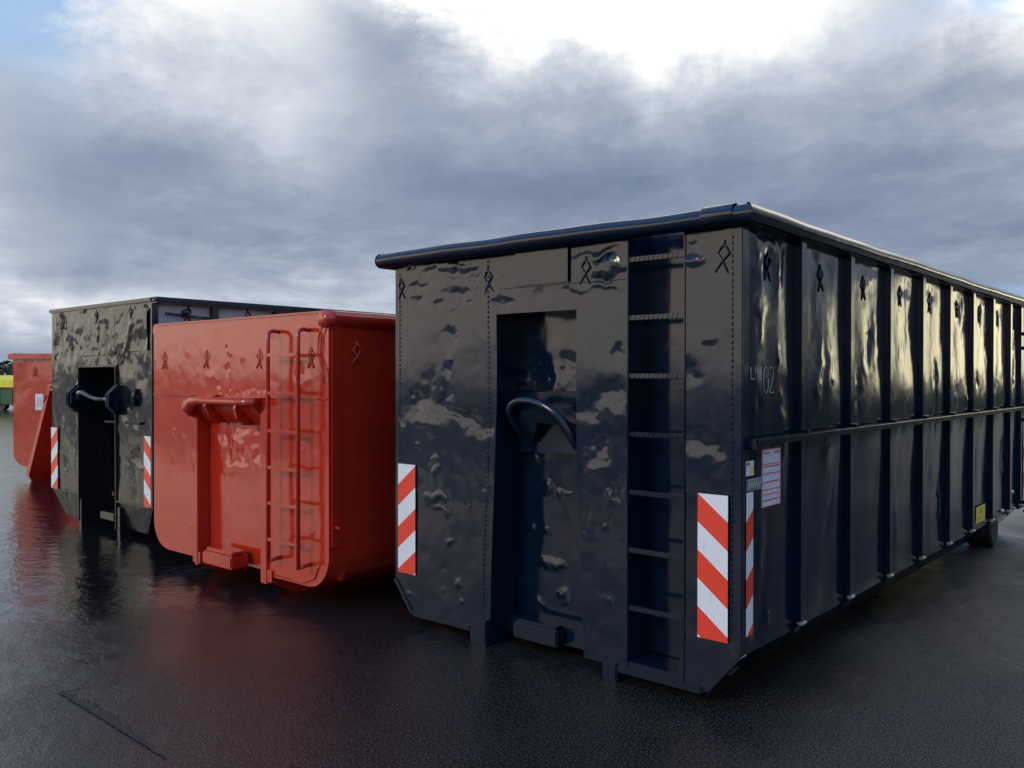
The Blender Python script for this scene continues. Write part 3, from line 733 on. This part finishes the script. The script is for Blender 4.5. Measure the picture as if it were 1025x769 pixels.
# ---------------------------------------------------------------- bright red container
def red_front_pts(R_, wd=2.5, w0=.15, rr=.26):
    pass
def rounded(U, Wv, wd=2.5, w0=.15, rr=.24):
    """map a rectangular grid to one with rounded lower corners"""
    d = np.clip((w0+rr-Wv)/rr, 0, 1); ins = rr*(1-np.sqrt(np.clip(1-d*d, 0, 1)))
    left = np.clip(1-U/.7, 0, 1); right = np.clip((U-(wd-.6))/.6, 0, 1)
    return U+ins*left-ins*right
def red_container():
    R = random.Random(21)
    t = empty('roll_off_container', (-2.977, -.192, 0))
    tag(t, 'bright red roll-off container with hook and ladder, standing close beside the big navy one', 'container', 'hook-lift containers parked in a row')
    D = [(1.208, 1.858, -.007, .028, .022), (1.24, 1.84, .006, .04, .02), (1.208, 1.685, -.008, .026, .026), (1.10, 1.573, -.007, .03, .02), (1.42, 1.80, .003, .04, .05),
         (1.0, 1.66, .003, .03, .03), (2.16, 1.66, -.009, .04, .04), (2.20, 1.60, .007, .05, .05), (2.30, .55, .008, .03, .03), (2.16, .47, .004, .02, .02), (.35, 1.18, .003, .03, .03), (.3, .9, .003, .05, .03)]
    for k in range(9): D.append((1.12+k*.075, 1.525+R.uniform(-.01, .02), -.005, .010, .014))
    for k in range(22): D.append((R.uniform(.1, 2.4), R.uniform(.4, 2.0), R.choice((-1, 1))*R.uniform(.0012, .003), R.uniform(.02, .07), R.uniform(.02, .07)))
    def hh(A, B): return (dents(A, B, D)+.0016*fbm(A*2.1, B*1.7, 8, 2))*np.clip(np.minimum(A, 2.5-A)/.06, 0, 1)
    U = axisvals([0, .775, 1.69, 2.5], .013); Wv = axisvals([.15, .39, 1.49, 2.10], .013)
    sheet('front_wall', RED, t, U, Wv, lambda A, B: (rounded(A, B), -hh(A, B), B), holes=[(.775, 1.69, 0, 1.49)])
    weld(t, RED, [(.02, -.003, 1.49), (2.48, -.003, 1.49)], .003, .03, R)
    def bk(A, B):
        h = dents(A, B, [(1.0, 1.2, -.014, .12, .10), (1.2, 1.1, .010, .08, .06), (1.05, 1.02, -.010, .04, .05), (1.26, 1.04, -.010, .03, .03), (1.5, 1.15, -.012, .05, .18), (1.48, .95, .012, .05, .16, 35), (1.2, .9, .008, .2, .05), (1.3, 1.25, -.008, .1, .04)])+.003*fbm(A*2.5, B*2.2, 91, 3)
        return A, .09-h, B
    sheet('hook_bay_back', RED, t, axisvals([.70, 1.76], .013), axisvals([.15, 1.56], .013), bk)
    for x0, x1 in ((.690, .776), (1.689, 1.775)):
        obj('hook_pillar', BX(x0+(.035 if x0 < 1 else 0), x1, -.02, .10, .09, 1.44, .006), RED, t)
    for x0, x1 in ((.690, .776), (1.72, 1.80)):
        bm = bmesh.new(); prism(bm, [(-.015, .11), (.20, .0), (5.9, .0), (5.9, .20), (-.015, .20)], 0, x0, x1+.03); obj('skid_rail', bm, RED, t)
    # hook: a heavy bar with flared ends
    obj('hook_bar', TB([(.72, -.05, 1.375), (.76, -.09, 1.395), (.84, -.10, 1.44), (.95, -.10, 1.455), (1.06, -.10, 1.45), (1.20, -.095, 1.45), (1.45, -.09, 1.45), (1.72, -.09, 1.45)],
                       [.045, .055, .042, .036, .03, .028, .028, .03], 14), RED, t, True)
    for x0, pp in ((.735, [(.0, 1.30), (-.08, 1.32), (-.13, 1.38), (-.12, 1.45), (-.07, 1.49), (.0, 1.49)]), (1.06, [(.09, 1.27), (.0, 1.28), (-.09, 1.34), (-.13, 1.41), (-.10, 1.47), (-.03, 1.50), (.09, 1.50)]), (1.46, [(.09, 1.27), (-.02, 1.27), (-.09, 1.33), (-.11, 1.40), (-.08, 1.485), (.09, 1.485)])):
        obj('hook_cheek', prism(bmesh.new(), pp, 0, x0, x0+.028), RED, t)
    obj('hook_housing', prism(bmesh.new(), [(-.115, 1.484), (.088, 1.486), (.088, 1.28), (.05, 1.28), (-.10, 1.44)], 0, .777, 1.688), RED, t)
    obj('catch_block', BX(.985, 1.415, -.10, .06, .155, .255, .012), RED, t)
    bm = bmesh.new(); box(bm, 1.02, 1.40, -.085, .05, .258, .285, .008); obj('catch_lip', bm, RED, t)
    # ladder
    for x in (1.915, 2.285):
        obj('ladder_rail', TB([(x-.01, .0, 1.975), (x-.01, -.05, 1.978), (x-.006, -.08, 1.972), (x, -.098, 1.95), (x, -.10, 1.90), (x, -.10, .29)], .015, 10), RED, t, True)
        obj('ladder_foot', TB([(x, -.10, .30), (x, .0, .31)], .015, 8), RED, t, True)
    for z in (1.80, 1.525, 1.25, .985, .725, .46):
        obj('ladder_rung', BX(1.915, 2.285, -.112, -.09, z-.012, z+.012, .003), RED, t)
    for u_, z in ((.198, 1.775), (.892, 1.78), (1.655, 1.77), (2.30, 1.77)): rune(t, RED, (u_, -.001, z), 'front', .95, R, .0045)
    # seam lines on the left panel bottom and inner frame of the right lower corner
    obj('lap_seam', BX(.01, 2.49, -.012, .0, 1.484, 1.492, .001), RED, t)
    obj('bottom_seam', BX(.05, .69, -.006, .0, .315, .321, .001), RED, t)
    bm = bmesh.new(); tube(bm, [(1.86, -.004, .17), (2.22, -.004, .172), (2.34, -.004, .22), (2.40, -.004, .33)], .006, 6); obj('corner_seam', bm, RED, t, True)
    obj('cable', TB([(2.46, -.02, 2.0), (2.42, -.025, 1.93), (2.40, -.02, 1.80), (2.44, -.025, 1.72), (2.47, -.02, 1.66), (2.475, -.02, 1.60)], .006, 6), RED, t, True)
    # rims and side
    for x in (2.475, .025):
        roof_tube(t, RED, (x, -.03 if x > 1 else .01, 2.045), (x, 5.95, 2.045), .062, amp=.001, seed=3)
    obj('front_top_edge', BX(.06, 2.43, -.012, .03, 2.088, 2.104, .003), RED, t)
    def SP(A, B): 
        d = np.clip((.39-B)/.24, 0, 1); ins = .24*(1-np.sqrt(np.clip(1-d*d, 0, 1)))
        return 2.5-ins+.004*fbm(A*2, B*1.2, 44, 3)*np.clip(A/.15, 0, 1), A, B
    sheet('side_panel', RED, t, axisvals([.0, 5.9], .03), axisvals([.152, 2.03], .02), SP)
    obj('corner_strip', BX(2.498, 2.512, .02, .10, .45, 2.0, .004), RED, t)
    obj('hull_side', BX(.0, .03, .0, 5.9, .35, 2.05), RED, t)
    bm = bmesh.new(); prism(bm, [(.0, .40), (.08, .24), (.22, .15), (2.28, .15), (2.42, .24), (2.49, .40), (2.44, .40), (2.3, .2), (.2, .2), (.05, .4)], 1, .12, 5.9); obj('hull_floor', bm, RED, t)
    obj('rear_wall', BX(.0, 2.5, 5.9, 5.95, .15, 2.08), RED, t)
    obj('inner_front', BX(.03, 2.47, .13, .16, .2, 2.05), RED, t)
    rune(t, RED, (2.508, .235, 1.80), 'side', 1.1, R, .008)
    obj('side_step', BX(2.49, 2.56, .04, .06, .585, .60, .002), RED, t)
    return t
red_container()

# ---------------------------------------------------------------- dark container with octagonal hook plates
def olive_container():
    R = random.Random(31)
    t = empty('roll_off_container', (-6.146, .18, 0))
    tag(t, 'dark grey-green roll-off container with octagonal hook plates, between the two red ones', 'container', 'hook-lift containers parked in a row')
    wd = 2.4
    D = []
    for _ in range(70): D.append((R.uniform(.1, 2.3), R.uniform(1.8, 2.34), R.choice((-1, -1, 1))*R.uniform(.004, .013), R.uniform(.02, .07), R.uniform(.03, .14), R.uniform(-30, 30)))
    for _ in range(60): D.append((R.uniform(.05, 2.35), R.uniform(.35, 1.8), R.choice((-1, -1, 1))*R.uniform(.003, .010), R.uniform(.02, .07), R.uniform(.03, .12), R.uniform(-30, 30)))
    for a in ((1.1, 1.05, -.02, .07, .16), (.50, 1.95, -.014, .10, .13), (2.1, .85, -.014, .16, .10), (1.9, .65, .014, .06, .12, 20), (.4, .75, -.012, .12, .1)): D.append(a)
    def hh(A, B): return (dents(A, B, D)+.005*fbm(A*3, B*3, 18, 3))*np.clip(np.minimum(A, wd-A)/.06, 0, 1)
    U = axisvals([0, .75, 1.63, wd], .014); Wv = axisvals([.07, .36, 1.745, 2.38], .014)
    def P(A, B):
        k = np.clip((.36-B)/.29, 0, 1)
        return A+k*.20*np.clip(1-A/.5, 0, 1)-k*.24*np.clip((A-(wd-.6))/.6, 0, 1), -hh(A, B)+k*.07, B
    sheet('front_wall', NAVY2, t, U, Wv, P, holes=[(.75, 1.63, 0, 1.745)])
    # overlaid plates on the upper half and lower corners
    def pl(u0, u1, w0, w1, y, seed, dl=()):
        sheet('patch_plate', NAVY2, t, axisvals([u0, u1], .014), axisvals([w0, w1], .014), lambda A, B: (A, y-.006*fbm(A*6, B*6, seed, 3)-dents(A, B, dl), B))
    pl(.62, 1.62, 1.87, 2.33, -.016, 5, [(1.25, 2.1, .014, .02, .2), (1.45, 2.05, -.014, .05, .15), (.8, 2.1, -.010, .06, .06), (1.35, 2.25, .01, .1, .03)])
    pl(1.64, 2.33, 1.90, 2.32, -.02, 6, [(1.95, 2.05, .016, .04, .22, -28), (2.2, 2.0, -.016, .1, .1)])
    obj('kick_seam', BX(.06, .74, -.02, .0, .352, .364, .002), NAVY2, t); obj('kick_seam', BX(1.64, 2.36, -.02, .0, .352, .364, .002), NAVY2, t)
    sheet('hook_bay_back', NAVY2, t, axisvals([.70, 1.72], .014), axisvals([.06, 1.80], .014), lambda A, B: (A, .36-.012*fbm(A*5, B*5, 41, 3)-dents(A, B, [(1.5, 1.2, .03, .06, .05), (1.35, .55, .02, .04, .2), (1.55, 1.0, .02, .03, .05)]), B))
    for x0, x1 in ((.735, .752), (1.628, 1.648)): obj('hook_bay_cheek', BX(x0, x1, -.02, .35, .06, 1.745, .003), NAVY2, t)
    obj('hook_bay_pillar', BX(1.20, 1.26, .28, .36, .1, 1.73, .006), NAVY, t)
    obj('lintel', BX(.72, 1.66, -.02, .35, 1.746, 1.765, .003), NAVY2, t)
    obj('bay_shelf', BX(1.30, 1.63, .02, .3, 1.16, 1.18, .003), NAVY, t)
    def octa(x, r_, th, y=.02, z=1.405):
        bm = bmesh.new(); prism(bm, [(y+r_*math.cos(rad(22.5+45*k)), z+r_*math.sin(rad(22.5+45*k))) for k in range(8)], 0, x, x+th); bmesh.ops.bevel(bm, geom=bm.edges[:], offset=.006, segments=2, affect='EDGES')
        return obj('octagonal_hook_plate', bm, NAVY, t)
    octa(.70, .165, .02); octa(.735, .165, .025); octa(.77, .15, .04)
    octa(1.63, .15, .03); octa(1.67, .165, .03); octa(1.715, .165, .03)
    obj('hook_bar', TB([(.76, -.06, 1.40), (.90, -.06, 1.405), (.97, -.10, 1.47), (1.06, -.10, 1.475), (1.2, -.08, 1.43), (1.34, -.07, 1.41), (1.66, -.06, 1.405)], [.026, .026, .030, .028, .022, .024, .028], 12), NAVY2, t, True)
    bm = bmesh.new(); tube(bm, [(2.08, -.005, 1.52), (2.08, -.03, 1.46), (2.08, -.03, 1.42), (2.08, -.005, 1.35)], .026, 10); obj('lug', bm, NAVY, t, True)
    obj('slot_cover', BX(1.86, 2.2, -.03, -.005, 1.165, 1.195, .006), NAVY, t)
    obj('catch_block', BX(1.12, 1.45, .05, .28, .12, .20, .008), NAVY2, t)
    for x0, x1 in ((.735, .80), (1.66, 1.72)): obj('skid_rail', BX(x0, x1, -.01, 6.4, .0, .30, .006), NAVY2, t)
    rune(t, NAVY, (.34, -.001, 2.24), 'front', 1., R, .006); rune(t, NAVY, (1.22, -.014, 2.27), 'front', 1., R, .006); rune(t, NAVY, (2.0, -.018, 2.27), 'front', 1., R, .006)
    marking(t, STR_UP, 'front', .0, .18, .36, 1.06, -.012)
    marking(t, STR_DN, 'front', 2.245, 2.385, .36, 1.06, -.012)
    # rim and side
    obj('rim_edge', BX(-.02, 2.42, -.03, .03, 2.375, 2.415, .008), NAVY2, t)
    obj('rim_tube', BX(2.38, 2.50, -.02, 6.5, 2.36, 2.42, .02), NAVY, t)
    obj('rim_tube', BX(-.06, .04, .04, 6.5, 2.36, 2.42, .02), NAVY, t)
    obj('corner_post', BX(2.39, 2.425, -.015, .05, .36, 2.36, .005), NAVY2, t)
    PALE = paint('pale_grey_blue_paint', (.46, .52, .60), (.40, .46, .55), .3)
    ys = [.60+.74*i for i in range(8)]
    cuts = [.05]+ys+[6.5]
    for i in range(len(cuts)-1):
        y0, y1 = cuts[i]+(.075 if i else 0), cuts[i+1]
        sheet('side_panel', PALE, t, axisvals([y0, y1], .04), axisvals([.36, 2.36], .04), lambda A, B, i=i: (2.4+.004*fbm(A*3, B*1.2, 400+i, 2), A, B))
        rune(t, NAVY, (2.404, (y0+y1)/2+.04, 2.27), 'side', 1., R, .007)
    for y in ys: stiffener(t, NAVY2, y, .36, 2.36, .07, .07, 2.4)
    obj('net_pole', TB([(2.46, .10, 2.262), (2.46, .56, 2.235)], .014, 10), NAVY, t, True)
    obj('pole_knob', TB([(2.46, .28, 2.275), (2.46, .34, 2.29)], .028, 12), NAVY, t, True)
    obj('side_wall', BX(.0, .03, .0, 6.5, .36, 2.36), NAVY2, t)
    bm = bmesh.new(); prism(bm, [(.01, .36), (.22, .08), (2.15, .08), (2.39, .36)], 1, .38, 6.5); obj('hull_floor', bm, NAVY2, t)
    obj('inner_front', BX(.03, 2.37, .40, .43, .30, 2.38), NAVY2, t)
    obj('inner_side', BX(2.35, 2.38, .43, 6.5, .36, 2.36), NAVY2, t)
    obj('rear_door', BX(.0, 2.4, 6.5, 6.55, .2, 2.40), NAVY2, t)
    return t
olive_container()

# ---------------------------------------------------------------- the far red container with a sloped hook frame
def far_red():
    R = random.Random(41)
    t = empty('roll_off_container', (-11.07, 1.47, 0), rad(24))
    tag(t, 'red roll-off container with a sloped hook frame, at the far left end of the row', 'container', 'hook-lift containers parked in a row')
    U = axisvals([0, 2.5], .03); Wv = axisvals([.17, .5, 1.96], .03)
    sheet('front_wall', RED, t, U, Wv, lambda A, B: (rounded(A, B, w0=.17), -.004*fbm(A*2, B*2, 71, 3), B))
    obj('rim_tube', BX(-.06, 2.56, -.07, .04, 1.925, 2.02, .02), RED, t)
    obj('rim_tube', BX(2.47, 2.59, .04, 5.9, 1.925, 2.03, .02), RED, t)
    obj('rim_tube', BX(-.09, .03, .04, 5.9, 1.925, 2.03, .02), RED, t)
    for x in (.80, 1.66):
        bm = bmesh.new(); prism(bm, [(.0, 1.52), (-.05, 1.52), (-.48, .10), (-.42, .0), (.25, .0), (.0, .2)], 0, x, x+.035); obj('frame_cheek', bm, RED, t)
        bm = bmesh.new(); prism(bm, [(-.045, 1.50), (-.075, 1.50), (-.51, .10), (-.48, .10)], 0, x-.015, x+.045); obj('frame_flange', bm, RED, t)
        obj('skid_rail', BX(x, x+.08, .2, 5.9, .0, .2, .006), RED, t)
    obj('frame_top', prism(bmesh.new(), [(.0, 1.56), (-.06, 1.53), (-.07, 1.49), (0, 1.49)], 0, .77, 1.73), RED, t)
    obj('hook_bar', TB([(.83, -.05, 1.44), (.95, -.12, 1.43), (1.25, -.15, 1.38), (1.55, -.12, 1.36), (1.66, -.05, 1.36)], .035, 10), RED, t, True)
    pl = obj('notice_plate', BX(.63, .79, -.175, -.165, 1.11, 1.37, .003), WHITE, t)
    obj('plate_print', BX(.66, .76, -.177, -.1755, 1.17, 1.31), simple('pale_print', (.55, .58, .56), .5), pl)
    rune(t, RED, (.45, -.008, 1.72), 'front', 1., R, .006); rune(t, RED, (1.1, -.008, 1.72), 'front', 1., R, .006)
    obj('side_wall', BX(2.47, 2.5, .0, 5.9, .45, 1.95), RED, t)
    obj('side_wall', BX(.0, .03, .0, 5.9, .45, 1.95), RED, t)
    bm = bmesh.new(); prism(bm, [(.0, .45), (.08, .25), (.25, .17), (2.25, .17), (2.42, .25), (2.5, .45)], 1, .02, 5.9); obj('hull_floor', bm, RED, t)
    obj('rear_wall', BX(.0, 2.5, 5.9, 5.95, .17, 2.0), RED, t)
    return t
far_red()
